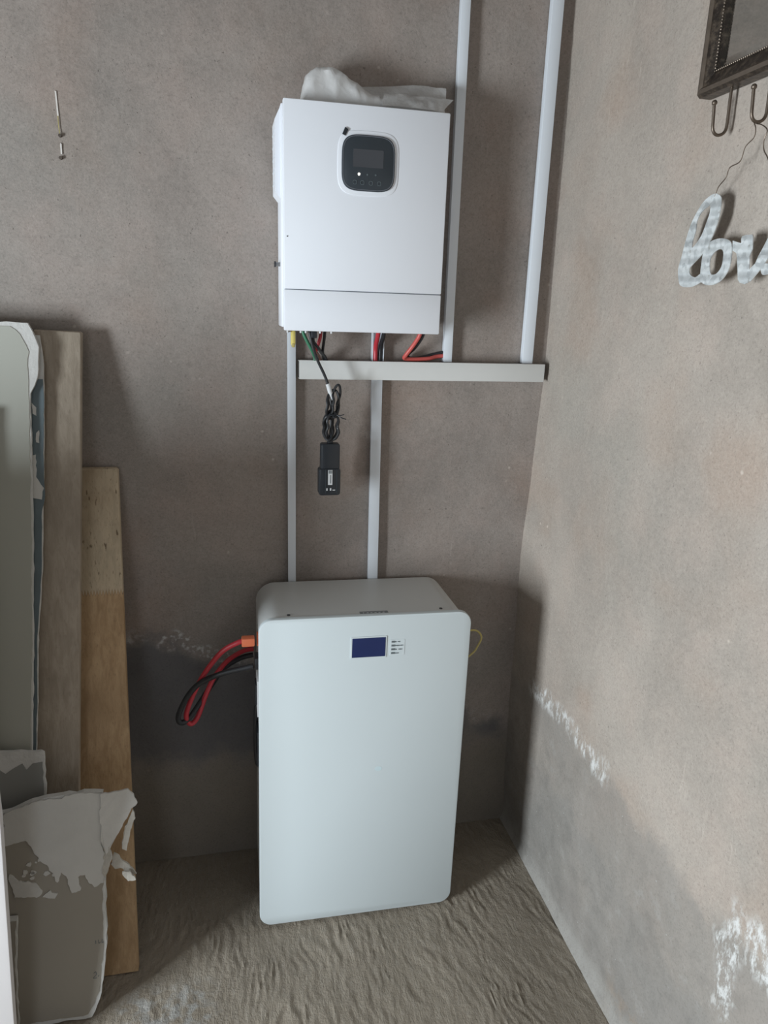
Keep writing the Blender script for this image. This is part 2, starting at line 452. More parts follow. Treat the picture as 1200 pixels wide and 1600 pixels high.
def cyl(name, c, axis, r, length, mat, parent=None, n=16):
    a = Vector(axis).normalized(); c = Vector(c)
    bm = bmesh.new()
    add_tube(bm, [c, c + a * length], r, n)
    bmesh.ops.translate(bm, verts=bm.verts[:], vec=-off(parent))
    return link(name, bm, mat, parent, True)

# ------------------------------------------------------------------ the room
def fbm(p, s, o=3):
    return noise.fractal(Vector(p) * s, 0.6, 2.0, o)

def axis(a, b, f0, f1, coarse, fine):
    """grid stops from a to b, fine between f0 and f1"""
    r = []
    def seg(p, q, st):
        k = max(1, round((q - p) / st))
        return [p + (q - p) * i / k for i in range(k)]
    if f0 > a: r += seg(a, f0, coarse)
    r += seg(f0, f1, fine)
    if f1 < b: r += seg(f1, b, coarse)
    return r + [b]

def slab(name, us, vs2, fn, back, mat):
    """height-field slab: fn(u, v) front point, back(u, v) rear point"""
    bm = bmesh.new()
    g = [[bm.verts.new(fn(u, v)) for v in vs2] for u in us]
    nu, nv = len(us), len(vs2)
    for i in range(nu - 1):
        for j in range(nv - 1):
            bm.faces.new((g[i][j], g[i + 1][j], g[i + 1][j + 1], g[i][j + 1]))
    bd = [(i, 0) for i in range(nu)] + [(nu - 1, j) for j in range(1, nv)] + [(i, nv - 1) for i in range(nu - 2, -1, -1)] + [(0, j) for j in range(nv - 2, 0, -1)]
    bk = [bm.verts.new(back(us[i], vs2[j])) for i, j in bd]
    for k in range(len(bd)):
        k2 = (k + 1) % len(bd)
        a, b = bd[k], bd[k2]
        bm.faces.new((g[a[0]][a[1]], g[b[0]][b[1]], bk[k2], bk[k]))
    bm.faces.new(bk)
    return tag(link(name, bm, mat, None, True), kind='structure')

H = 2.9
def back_pt(x, z):
    d = 0.004 * (0.5 + 0.5 * fbm((x, 0, z), 2.6)) + 0.0012 * fbm((x, 3, z), 30)
    return (x, max(0.0, d), z)
slab('wall_back', axis(-3.0, 0.02, -1.7, 0.02, 0.2, 0.012), axis(0, H, 0, 2.45, 0.15, 0.012), back_pt, lambda x, z: (x, 0.15, z), M['back'])

CORNER = [(0, 0.0), (0.19, -0.010), (0.55, -0.016), (0.918, -0.020), (1.2, -0.010), (1.457, -0.001), (1.9, -0.004), (2.34, -0.010), (3.0, -0.012)]
def corner_off(z):
    for (a, p), (b, q) in zip(CORNER, CORNER[1:]):
        if z <= b:
            t = (z - a) / (b - a); t = t * t * (3 - 2 * t)
            return p + (q - p) * t
    return CORNER[-1][1]
def right_pt(y, z):
    k = max(0.0, 1 + y / 0.30); k = k * k
    x = corner_off(z) * k + 0.004 * (0.5 + 0.5 * fbm((5, y, z), 2.6)) + 0.0012 * fbm((7, y, z), 30)
    fil = max(0.0, 1 - z / 0.035)          # smeared foot of the plaster
    return (min(0.004, x) - 0.012 * fil * fil, y, z)
slab('wall_right', axis(-5.0, 0.02, -1.35, 0.02, 0.2, 0.012), axis(0, H, 0, 2.45, 0.15, 0.012), right_pt, lambda y, z: (0.15, y, z), M['right'])

def floor_pt(x, y):
    if x < -1.45 or y < -0.9: return (x, y, -0.001)
    fade = min(1.0, max(0.0, (x + 1.45) / 0.1)) * min(1.0, max(0.0, (y + 0.9) / 0.12))
    wx = x + 0.05 * noise.noise(Vector((x * 4, y * 5, 1))) + 0.016 * noise.noise(Vector((x * 17, y * 15, 5))) + 0.35 * y * (x + 0.7)
    wy = y + 0.02 * noise.noise(Vector((x * 14, y * 14, 7)))
    r = noise.noise(Vector((wx * 74, wy * 12, 0.3)))
    r2 = noise.noise(Vector((wx * 110, wy * 30, 4.3)))
    r3 = noise.noise(Vector((x * 70, y * 60, 8.3)))
    m = min(1.0, max(0.0, 0.5 + 1.1 * noise.noise(Vector((x * 6, y * 6, 9)))))
    h = (1 - abs(r)) ** 2.2 * 0.0050 * (0.2 + 0.8 * m) + 0.0011 * r2 + 0.0009 * r3 + 0.0022 * noise.noise(Vector((x * 9, y * 9, 2)))
    return (x, y, (h - 0.003) * fade)
slab('floor', axis(-3.0, 0.02, -1.45, 0.02, 0.25, 0.0040), axis(-5.0, 0.02, -0.9, 0.02, 0.25, 0.006), floor_pt, lambda x, y: (x, y, -0.12), M['floor'])

bm = bmesh.new(); add_box(bm, -3.15, 0.15, -5.15, 0.15, H, H + 0.1)
tag(link('ceiling', bm, M['ceiling']), kind='structure')
# left wall with its window opening, front wall (behind the camera) with an opening added for fill light
bm = bmesh.new()
wy0, wy1, wz0, wz1 = -1.96, -1.28, 0.39, 1.53
add_box(bm, -3.15, -3.0, -5.0, wy0, 0, H); add_box(bm, -3.15, -3.0, wy1, 0.15, 0, H)
add_box(bm, -3.15, -3.0, wy0, wy1, 0, wz0); add_box(bm, -3.15, -3.0, wy0, wy1, wz1, H)
tag(link('wall_left', bm, M['plaster_plain']), kind='structure')
bm = bmesh.new()
add_box(bm, -3.15, -2.4, -5.15, -5.0, 0, H); add_box(bm, -1.4, 0.15, -5.15, -5.0, 0, H); add_box(bm, -2.4, -1.4, -5.15, -5.0, 2.2, H)
tag(link('wall_front', bm, M['plaster_plain']), kind='structure')
bm = bmesh.new()
for a in ((wy0, wy0 + .04, wz0, wz1), (wy1 - .04, wy1, wz0, wz1), (wy0, wy1, wz0, wz0 + .04), (wy0, wy1, wz1 - .04, wz1)):
    add_box(bm, -3.12, -3.06, a[0], a[1], a[2], a[3])
tag(link('window_1', bm, M['window_paint']), kind='structure')

# ------------------------------------------------------------------ battery cabinet
BW, BH, BD = 0.5292, 0.8807, 0.262
bat = thing('battery_cabinet', (-0.8062, -0.3034, 0.012), 'tall white battery cabinet with rounded corners and small navy screen, standing on floor', 'battery')
bat.rotation_mode = 'QUATERNION'
bat.rotation_quaternion = (Matrix.Rotation(-0.0046, 3, 'Z') @ Matrix.Rotation(-0.02, 3, 'X') @ Matrix.Rotation(0.012, 3, 'Y')).to_quaternion()
def bp(y0, y1): return lambda a, b, t: (a, y0 + (y1 - y0) * t, b)
prism('front_panel', rrect(0, BW, 0, BH, 0.034, 10), bp(0, 0.014), M['bat_white'], bat, bevel=0.0035, shift=False)
prism('body', rrect(0.003, BW - 0.003, 0.003, BH - 0.003, 0.050, 12), bp(0.0145, BD), M['bat_body'], bat, smooth=True, shift=False)
scr_ = prism('screen_frame', rrect(0.222, 0.312, BH - 0.112, BH - 0.054, 0.002, 2), bp(-0.0016, 0.001), M['bat_white'], bat, shift=False)
prism('screen', rrect(0.2255, 0.309, BH - 0.1085, BH - 0.0575, 0.001, 2), bp(-0.0022, 0.0), M['blue_screen'], scr_, shift=False)
lab = prism('status_label', rrect(0.321, 0.3585, BH - 0.1085, BH - 0.066, 0.002, 2), bp(-0.0006, 0.001), M['bat_white'], bat, shift=False)
random.seed(3)
for k, nlet in enumerate((7, 9, 8, 6)):      # four rows of tiny lettering, too small to read
    bm = bmesh.new()
    zc = BH - 0.0715 - 0.0102 * k
    x = 0.3245
    for i in range(nlet):
        w = random.uniform(0.0018, 0.0032); hh = 0.0024 if i < 3 else random.uniform(0.0012, 0.0019)
        if i != 4 or k % 2: add_box(bm, x, x + w, -0.0012, -0.0005, zc - hh, zc + hh * (1.0 if i < 3 else 0.5))
        x += w + 0.0008
    link('lettering', bm, M['dark_print'], lab)
prism('emblem', squircle(0.305, 0.452, 0.0095, 0.0062, 2.2, 20), bp(-0.0004, 0.001), M['faint_print'], bat, shift=False)
for x in (0.073, BW - 0.073):
    bm = bmesh.new(); add_tube(bm, [(x, 0.032, BH - 0.008), (x, 0.032, BH - 0.0015)], 0.0042, 12)
    link('top_screw', bm, M['dark_metal'], bat, True)
st = bmesh.new(); add_box(st, 0.247, 0.318, 0.017, 0.034, BH - 0.0045, BH - 0.0024)
st = link('rating_sticker', st, M['label_grey'], bat)
bm = bmesh.new()
for i in range(6): add_box(bm, 0.254 + i * 0.010, 0.254 + i * 0.010 + random.uniform(.002, .005), 0.023, 0.026, BH - 0.0026, BH - 0.0020)
link('sticker_print', bm, M['label_white'], st)
for x, y in ((0.06, 0.05), (BW - 0.06, 0.05), (0.06, BD - 0.04), (BW - 0.06, BD - 0.04)):
    bm = bmesh.new(); add_tube(bm, [(x, y, -0.0105 + 0.012 * x - 0.0 + 0.02 * y * 0), (x, y, 0.01)], [0.016, 0.02], 14)
    link('foot', bm, M['black_rubber'], bat, True)
# left flank: sockets, cover plate and lifting handle
def side_box(name, y0, y1, z0, z1, x0, x1, mat, bev=0.002, parent=bat):
    bm = bmesh.new(); add_box(bm, x0, x1, y0, y1, z0, z1, bev)
    return link(name, bm, mat, parent, True)
side_box('positive_socket', 0.066, 0.097, BH - 0.096, BH - 0.070, -0.0015, 0.006, M['orange'])
side_box('negative_socket', 0.045, 0.085, BH - 0.150, BH - 0.120, -0.008, 0.006, M['black_rubber'])
pl_ = side_box('breaker_plate', 0.06, 0.17, BH - 0.290, BH - 0.190, -0.0015, 0.006, M['label_white'], 0.001)
side_box('breaker_switch', 0.085, 0.125, BH - 0.270, BH - 0.213, -0.006, 0.0, M['black'], 0.002, pl_)
hd = side_box('handle_recess', 0.07, 0.20, 0.44, 0.54, -0.002, 0.006, M['black'])
bm = bmesh.new(); add_tube(bm, spline([(0.004, 0.13, 0.405), (-0.002, 0.13, 0.42), (-0.004, 0.13, 0.475), (-0.004, 0.13, 0.52), (-0.002, 0.13, 0.575), (0.004, 0.13, 0.59)], 5), 0.006, 10)
link('handle', bm, M['black_rubber'], hd, True)

# cables looping out of the battery flank
t = thing('battery_cable', (-0.808, -0.222, 0.795), 'thick red cable with orange plug looping from battery cabinet left side', 'cable')
tube('insulation', [(-0.8233, -0.222, 0.811), (-0.8434, -0.222, 0.8085), (-0.8857, -0.212, 0.7789), (-0.9298, -0.2, 0.7144), (-0.9607, -0.19, 0.6484), (-0.9774, -0.182, 0.5938), (-0.9679, -0.175, 0.5642), (-0.9501, -0.165, 0.5768),
      (-0.9277, -0.15, 0.6312), (-0.9057, -0.13, 0.6684), (-0.8723, -0.09, 0.6911), (-0.8306, -0.06, 0.7019), (-0.8025, -0.052, 0.7030)], 0.0065, M['red'], t, 12)
box('plug', -0.835, -0.8035, -0.234, -0.210, 0.800, 0.8215, M['orange'], t, 0.003)
tag(tube('battery_cable', [(-0.8085, -0.24, 0.7514), (-0.825, -0.238, 0.7470), (-0.8872, -0.225, 0.728), (-0.9394, -0.21, 0.6976), (-0.9724, -0.2, 0.6553), (-0.9954, -0.192, 0.6017), (-0.992, -0.187, 0.5779), (-0.9734, -0.178, 0.5797),
      (-0.9507, -0.165, 0.605), (-0.9181, -0.120, 0.6348), (-0.8814, -0.075, 0.6623), (-0.8384, -0.055, 0.6788), (-0.8030, -0.050, 0.684)], 0.0070, M['black_rubber'], None, 12),
    'thick black cable looping beside the red cable at battery cabinet', 'cable')
tag(tube('signal_cable', [(-0.282, -0.2, 0.776), (-0.262, -0.2, 0.784), (-0.242, -0.2, 0.789), (-0.2203, -0.2, 0.7885), (-0.2069, -0.2, 0.7782), (-0.2022, -0.2, 0.7628), (-0.2114, -0.2, 0.7407), (-0.2229, -0.2, 0.7225), (-0.260, -0.2, 0.695), (-0.284, -0.2, 0.687)], 0.0026, M['yellow_wire'], None, 8),
    'thin yellow cable loop on right side of battery cabinet', 'cable')

# ------------------------------------------------------------------ inverter
IX0, IX1, IZ0, IZ1 = -0.7195, -0.3445, 1.555, 2.036
inv = thing('inverter', ((IX0 + IX1) / 2, -0.0, IZ0), 'white wall-mounted solar inverter with dark display panel, above the horizontal duct', 'inverter')
def wp(y0, y1): return lambda a, b, t: (a, y0 + (y1 - y0) * t, b)
box('body', IX0 - 0.004, IX1 - 0.004, -0.112, -0.006, IZ0 + 0.004, IZ1 - 0.006, M['inv_white'], inv, 0.003)
SE = 1.6445
box('front_cover', IX0, IX1, -0.131, -0.1125, SE + 0.0007, IZ1, M['inv_white'], inv, 0.003)
box('wiring_cover', IX0, IX1, -0.131, -0.1125, IZ0 - 0.003, SE - 0.0007, M['inv_white'], inv, 0.003)
box('seam_strip', IX0 + 0.004, IX1 - 0.004, -0.126, -0.1127, SE - 0.0035, SE + 0.0035, M['icon'], inv)
dcx, dcz, dhx, dhz = -0.5305, 1.9185, 0.0605, 0.0575
ring = prism('display_surround', squircle(dcx, dcz, dhx + 0.009, dhz + 0.009, 4.2), wp(-0.1325, -0.129), M['inv_white'], inv, bevel=0.0012)
pan = prism('display_panel', squircle(dcx, dcz, dhx, dhz, 4.2), wp(-0.1365, -0.131), M['panel'], inv, bevel=0.0015)
prism('panel_rim', squircle(dcx, dcz, dhx - 0.002, dhz - 0.002, 4.2), wp(-0.1372, -0.1360), M['panel_rim'], pan, holes=[squircle(dcx, dcz, dhx - 0.0034, dhz - 0.0034, 4.2)])
prism('screen', rrect(-0.566, -0.497, 1.910, 1.9465, 0.002, 2), wp(-0.1370, -0.136), M['screen'], pan)
for i, x in enumerate((-0.552, -0.533, -0.514)):
    bm = bmesh.new(); add_tube(bm, [(x, -0.1376, 1.8955), (x, -0.136, 1.8955)], 0.0026 if i == 0 else 0.002, 14)
    bmesh.ops.translate(bm, verts=bm.verts[:], vec=-off(pan))
    link('indicator', bm, M['led'] if i == 0 else M['icon'], pan, True)
for i, x in enumerate((-0.561, -0.544, -0.5245, -0.5055)):
    zc = 1.8785
    ol = rrect(x - 0.0045, x + 0.0045, zc - 0.0045, zc + 0.0045, 0.003, 4)
    prism('button', ol, wp(-0.1374, -0.136), M['icon'], pan, holes=[rrect(x - 0.0034, x + 0.0034, zc - 0.0034, zc + 0.0034, 0.0022, 4)])
tb = [(-0.5905, 1.9745), (-0.5835, 1.9715), (-0.577, 1.9845), (-0.5845, 1.9885)]
prism('film_tab', tb, wp(-0.1345, -0.1318), M['black'], inv)
# air-vent hood on the left flank
vent = [(0.0, 0.0), (0.010, 0.014), (0.010, 0.168), (0.0, 0.190)]
bm = bmesh.new()
hood = [(-0.723, 1.838), (-0.7355, 1.853), (-0.7355, 2.000), (-0.723, 2.026)]
vf = [bm.verts.new((x, -0.103, z)) for x, z in hood]; vb = [bm.verts.new((x, -0.022, z)) for x, z in hood]
bm.faces.new(vf); bm.faces.new(list(reversed(vb)))
for i in range(4): bm.faces.new((vf[i], vb[i], vb[(i + 1) % 4], vf[(i + 1) % 4]))
bmesh.ops.translate(bm, verts=bm.verts[:], vec=-off(inv))
hood_o = link('vent_hood', bm, M['inv_white'], inv)
for i in range(5):
    box('louvre', -0.7365, -0.7345, -0.097, -0.028, 1.872 + i * 0.026, 1.876 + i * 0.026, M['pvc'], hood_o)
kn = cyl('switch_knob', (-0.7225, -0.075, 1.7), (-1, 0, 0), 0.0048, 0.011, M['steel'], inv)
cyl('knob_cap', (-0.7335, -0.075, 1.7), (-1, 0, 0), 0.0065, 0.004, M['dark_metal'], kn)
cyl('screw', (-0.7115, -0.1318, 1.758), (0, 1, 0), 0.0016, 0.002, M['steel'], inv, 10)
# terminal row along the underside
box('terminal_plate', -0.712, -0.60, -0.108, -0.05, 1.5525, 1.5595, M['dark_metal'], inv, 0.001)
box('terminal_plate', -0.505, -0.462, -0.10, -0.05, 1.5525, 1.5595, M['dark_metal'], inv, 0.001)
box('terminal_plate', -0.385, -0.352, -0.10, -0.05, 1.5525, 1.5595, M['dark_metal'], inv, 0.001)
for x in (-0.709, -0.678, -0.666, -0.6315, -0.6045):
    cyl('terminal_screw', (x, -0.1, 1.5525), (0, 0, -1), 0.0026, 0.006, M['label_white'], inv, 10)
box('data_socket', -0.654, -0.639, -0.10, -0.075, 1.535, 1.553, M['black'], inv, 0.0015)

# plastic bag lying on the inverter
bag_t = [(-0.676, 0.006), (-0.668, 0.040), (-0.661, 0.070), (-0.640, 0.084), (-0.614, 0.088), (-0.590, 0.082), (-0.564, 0.066), (-0.540, 0.052), (-0.515, 0.040),
         (-0.480, 0.041), (-0.445, 0.046), (-0.41, 0.050), (-0.38, 0.052), (-0.355, 0.050), (-0.338, 0.046)]
def interp(tab, x):
    if x <= tab[0][0]: return tab[0][1]
    for (a, p), (b, q) in zip(tab, tab[1:]):
        if x <= b: return p + (q - p) * (x - a) / (b - a)
    return tab[-1][1]
def crumple(p, s=1.0):
    v = Vector(p)
    a = abs(noise.noise(v * 26)) ; b = abs(noise.noise(v * 55 + Vector((3, 1, 7))))
    return s * (0.010 * a + 0.005 * b - 0.006)
def pouch(name, x0, x1, nx, prof, depth, zbase, yc, mat, parent, seed, tilt=0.0):
    bm = bmesh.new(); rings = []
    na = 26
    for i in range(nx + 1):
        x = x0 + (x1 - x0) * i / nx
        hgt = prof(x); u = i / nx
        dep = depth * (0.35 + 0.65 * math.sin(math.pi * min(1, max(0, 0.08 + 0.84 * u))) ** 0.6)
        ring = []
        for k in range(na):
            a = 2 * math.pi * k / na
            c, s = math.cos(a), math.sin(a)
            yy = yc + dep * 0.5 * math.copysign(abs(c) ** 0.8, c)
            up = max(0.0, s) ** 0.75
            zz = zbase + hgt * up + 0.0015
            q = crumple((x + seed, yy, zz), 1.0)
            if s > 0.05:
                zz = max(zbase + 0.0012, zz + q * 1.0)
                xx = x + 0.7 * crumple((x, yy + seed, zz * 2), 1.0)
                yy += 1.1 * crumple((yy, x + seed, zz), 1.0)
            else: xx = x
            yy = min(-0.008, yy)
            ring.append(bm.verts.new((xx, yy, zz)))
        rings.append(ring)
    for a, b in zip(rings, rings[1:]):
        for k in range(na): bm.faces.new((a[k], a[(k + 1) % na], b[(k + 1) % na], b[k]))
    bm.faces.new(rings[0]); bm.faces.new(list(reversed(rings[-1])))
    bmesh.ops.translate(bm, verts=bm.verts[:], vec=-off(parent))
    me = link(name, bm, mat, parent, True)
    return me
bag = thing('plastic_bag', (-0.51, -0.07, IZ1 + 0.0005), 'crumpled translucent white plastic bag lying on top of the white inverter', 'bag')
pouch('bag_body', -0.678, -0.345, 60, lambda x: max(0.010, interp(bag_t, x) * (1.0 if x < -0.50 else 0.86)), 0.084, IZ1, -0.056, M['bag'], bag, 0.0)
# loose double edge of the bag sticking out to the right
def flap(name, pts, seed, parent):
    """quad strip sheet between an upper and a lower edge, with crumples and a little thickness"""
    bm = bmesh.new(); nu, nv = 30, 8
    up = spline([Vector(p[0]) for p in pts], 10); lo = spline([Vector(p[1]) for p in pts], 10)
    grid = []
    for i in range(len(up)):
        row = []
        for j in range(nv + 1):
            p = up[i].lerp(lo[i], j / nv)
            q = noise.noise(Vector((p.x * 34 + seed, p.z * 34, p.y * 10))) * 0.007 + noise.noise(Vector((p.x * 80 + seed, p.z * 70, 2))) * 0.003
            row.append(bm.verts.new(p + Vector((0, q, abs(q) * 0.3))))
        grid.append(row)
    for a, b in zip(grid, grid[1:]):
        for j in range(nv): bm.faces.new((a[j], a[j + 1], b[j + 1], b[j]))
    bmesh.ops.solidify(bm, geom=bm.faces[:], thickness=0.0008)
    bmesh.ops.translate(bm, verts=bm.verts[:], vec=-off(parent))
    return link(name, bm, M['bag'], parent, True)
flap('bag_fold', [((-0.545, -0.045, 2.092), (-0.53, -0.09, 2.050)), ((-0.47, -0.04, 2.101), (-0.46, -0.095, 2.052)), ((-0.40, -0.04, 2.109), (-0.40, -0.09, 2.056)), ((-0.336, -0.05, 2.104), (-0.345, -0.085, 2.064))], 1.0, bag)
flap('bag_fold', [((-0.49, -0.085, 2.074), (-0.50, -0.122, 2.0405)), ((-0.43, -0.085, 2.074), (-0.44, -0.124, 2.0405)), ((-0.38, -0.085, 2.076), (-0.39, -0.122, 2.0405)), ((-0.327, -0.09, 2.073), (-0.360, -0.115, 2.0405))], 5.0, bag)

# ------------------------------------------------------------------ trunking
def trunk(name, x_top, x_bot, w, z0, z1, d, label, group=None):
    """upright trunking: shallow base fixed to the wall, lid clipped over it"""
    t = thing(name, (x_bot, 0, z0), label, 'trunking', group)
    def skew(o):
        for v in o.data.vertices: v.co.x += (x_top - x_bot) * v.co.z / (z1 - z0)
    skew(box('base', x_bot - w / 2 + 0.001, x_bot + w / 2 - 0.001, -d + 0.004, 0.0, z0, z1, M['pvc'], t, 0.0006))
    skew(box('lid', x_bot - w / 2, x_bot + w / 2, -d, -d + 0.0075, z0, z1, M['pvc_lid'], t, 0.0005))
    return t
G = 'upright white cable trunking'
trunk('cable_trunking', -0.6925, -0.6935, 0.021, 0.62, 1.545, 0.018, 'narrow upright white trunking left of the duct end, running behind battery cabinet', G)
trunk('cable_trunking', -0.4715, -0.466, 0.0275, 0.62, 1.431, 0.018, 'upright white trunking from duct underside down behind battery cabinet', G)
trunk('cable_trunking', -0.291, -0.285, 0.0225, 1.4785, 2.74, 0.021, 'upright white trunking beside right edge of inverter, rising from the duct', G)
trunk('cable_trunking', -0.061, -0.061, 0.029, 1.4785, 2.74, 0.021, 'upright white trunking nearest the room corner, rising from the duct', G)
# open stub of trunking between inverter and duct
t = thing('open_trunking', (-0.4715, 0, 1.478), 'short open trunking channel holding red and black cables under inverter', 'trunking')
box('channel_back', -0.486, -0.457, -0.003, 0.0, 1.478, 1.551, M['pvc'], t)
box('channel_side', -0.487, -0.4845, -0.018, 0.0, 1.478, 1.551, M['pvc'], t)
box('channel_side', -0.4585, -0.456, -0.018, 0.0, 1.478, 1.551, M['pvc'], t)
t = thing('cable_duct', (-0.345, 0, 1.432), 'horizontal white cable duct on wall beneath the inverter', 'duct')
DX0, DX1, DZ0, DZ1, DY = -0.676, -0.0165, 1.432, 1.4775, 0.036
bm = bmesh.new()
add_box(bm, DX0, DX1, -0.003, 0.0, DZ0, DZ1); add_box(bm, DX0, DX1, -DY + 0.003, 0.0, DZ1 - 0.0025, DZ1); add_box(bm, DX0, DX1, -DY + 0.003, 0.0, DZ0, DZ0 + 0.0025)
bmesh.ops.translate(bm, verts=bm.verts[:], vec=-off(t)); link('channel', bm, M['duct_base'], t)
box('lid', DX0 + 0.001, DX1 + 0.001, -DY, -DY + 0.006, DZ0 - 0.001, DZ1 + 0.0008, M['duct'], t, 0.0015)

# ------------------------------------------------------------------ wires under the inverter
tag(tube('earth_wire', [(-0.672, -0.082, 1.556), (-0.670, -0.083, 1.545), (-0.660, -0.082, 1.525), (-0.648, -0.078, 1.504), (-0.640, -0.060, 1.488), (-0.636, -0.030, 1.479), (-0.634, -0.02, 1.470)], 0.0042, M['green'], None, 10),
    'green earth wire dropping from left underside of inverter into duct', 'wire')
tag(tube('supply_wire', [(-0.6265, -0.07, 1.556), (-0.627, -0.072, 1.540), (-0.632, -0.07, 1.520), (-0.636, -0.055, 1.500), (-0.634, -0.035, 1.484), (-0.630, -0.02, 1.468)], 0.0040, M['red'], None, 10),
    'short red wire between green wire and black wires under inverter', 'wire')
tag(tube('supply_wire', [(-0.616, -0.066, 1.556), (-0.6165, -0.066, 1.540), (-0.618, -0.06, 1.520), (-0.618, -0.045, 1.500), (-0.613, -0.03, 1.484), (-0.61, -0.02, 1.468)], 0.0038, M['black_rubber'], None, 10),
    'short upright black wire right of the red wire under inverter', 'wire')
tag(tube('supply_wire', [(-0.6475, -0.088, 1.538), (-0.645, -0.086, 1.525), (-0.634, -0.078, 1.512), (-0.622, -0.055, 1.498), (-0.610, -0.035, 1.486), (-0.602, -0.02, 1.470)], 0.0038, M['black_rubber'], None, 10),
    'black wire slanting from the small black socket into duct', 'wire')
tag(tube('supply_wire', [(-0.652, -0.075, 1.556), (-0.649, -0.072, 1.530), (-0.638, -0.062, 1.505), (-0.626, -0.040, 1.488), (-0.620, -0.02, 1.468)], 0.0026, M['brown_wire'], None, 8),
    'thin brown wire behind green wire under inverter', 'wire')
tag(tube('power_cable', [(-0.4795, -0.06, 1.558), (-0.4795, -0.045, 1.540), (-0.479, -0.022, 1.515), (-0.478, -0.0165, 1.495), (-0.478, -0.0165, 1.470)], 0.0058, M['red'], None, 12),
    'thick red power cable in the open trunking under inverter', 'cable')
tag(tube('power_cable', [(-0.4655, -0.06, 1.558), (-0.4655, -0.045, 1.540), (-0.4652, -0.02, 1.515), (-0.4652, -0.0140, 1.495), (-0.4652, -0.0140, 1.470)], 0.0052, M['black_rubber'], None, 12),
    'thick black power cable in the open trunking under inverter', 'cable')
tag(tube('power_cable', [(-0.374, -0.07, 1.558), (-0.378, -0.066, 1.543), (-0.388, -0.05, 1.520), (-0.402, -0.036, 1.496), (-0.404, -0.027, 1.4875), (-0.392, -0.022, 1.4845), (-0.366, -0.02, 1.4845), (-0.335, -0.018, 1.487), (-0.312, -0.0105, 1.492), (-0.292, -0.0085, 1.494)], 0.0052, M['red_light'], None, 12),
    'orange-red cable bending from inverter along duct top to tall trunking', 'cable')
tag(tube('power_cable', [(-0.364, -0.066, 1.558), (-0.369, -0.06, 1.540), (-0.380, -0.040, 1.515), (-0.392, -0.022, 1.498), (-0.390, -0.010, 1.489), (-0.365, -0.008, 1.486), (-0.32, -0.0065, 1.497), (-0.292, -0.0065, 1.503)], 0.0042, M['black_rubber'], None, 10),
    'black cable running behind the orange-red cable to tall trunking', 'cable')
# yellow plug at the left end
t = thing('connector_plug', (-0.695, -0.088, 1.513), 'yellow connector plug hanging from left underside of inverter', 'plug')
box('plug_shell', -0.7005, -0.6895, -0.096, -0.08, 1.516, 1.5525, M['yellow'], t, 0.004)
box('grip', -0.6985, -0.6915, -0.0975, -0.0785, 1.512, 1.522, M['yellow_wire'], t, 0.002)

# ------------------------------------------------------------------ data logger hanging on its cable
dg = thing('wifi_dongle', (-0.604, -0.09, 1.145), 'black data dongle hanging on bundled black cable in front of wall', 'dongle')
def logger(name, x0, x1, z0, z1, y0, y1, mat, parent, r=0.006):
    return prism(name, rrect(x0, x1, z0, z1, r, 5), wp(y0, y1), mat, parent, bevel=0.003)
logger('housing', -0.6275, -0.5795, 1.160, 1.279, -0.104, -0.079, M['black'], dg)
sl = logger('lower_sleeve', -0.6325, -0.5775, 1.146, 1.216, -0.1065, -0.077, M['black'], dg, 0.007)
box('rib', -0.6165, -0.6140, -0.1078, -0.106, 1.152, 1.214, M['panel'], sl)
box('rib', -0.5885, -0.5860, -0.1078, -0.106, 1.152, 1.214, M['panel'], sl)
lb = box('label', -0.6095, -0.5985, -0.1075, -0.1062, 1.174, 1.2125, M['label_white'], dg)
for i in range(3): box('label_print', -0.608 + 0.0032 * i, -0.606 + 0.0032 * i, -0.1079, -0.1074, 1.2035, 1.2115, M['dark_print'], lb)
box('label_print', -0.6045, -0.602, -0.1079, -0.1074, 1.178, 1.200, M['label_grey'], lb)
for x in (-0.614, -0.6045): box('indicator_mark', x, x + 0.0035, -0.1075, -0.1062, 1.159, 1.1655, M['label_white'], dg)
box('indicator_mark', -0.598, -0.591, -0.1075, -0.1062, 1.1595, 1.1615, M['label_white'], dg)
box('strain_relief', -0.611, -0.596, -0.097, -0.085, 1.276, 1.294, M['black_rubber'], dg, 0.003)
tube('lead', [(-0.6585, -0.094, 1.557), (-0.655, -0.096, 1.540), (-0.647, -0.094, 1.510), (-0.635, -0.090, 1.480), (-0.620, -0.088, 1.450), (-0.610, -0.088, 1.425), (-0.603, -0.088, 1.395), (-0.600, -0.088, 1.35), (-0.602, -0.09, 1.31), (-0.603, -0.091, 1.285)], 0.0036, M['black_rubber'], dg, 10)
sh = [(-0.611, -0.092, 1.426), (-0.608, -0.0925, 1.417), (-0.603, -0.0925, 1.400), (-0.598, -0.092, 1.388)]
tube('flag_tag', sh, [0.0058] * 25, M['label_white'], dg, 10)
def loop(cx, cz, hx, hz, y, lean, seed):
    p = []
    for i in range(16):
        a = 2 * math.pi * i / 16
        s = math.sin(a)
        wz = hx * math.cos(a) * (1.0 if abs(s) > 0.25 else 0.75)
        p.append((cx + wz + lean * s, y + 0.006 * math.cos(a * 2 + seed), cz + hz * s))
    return p
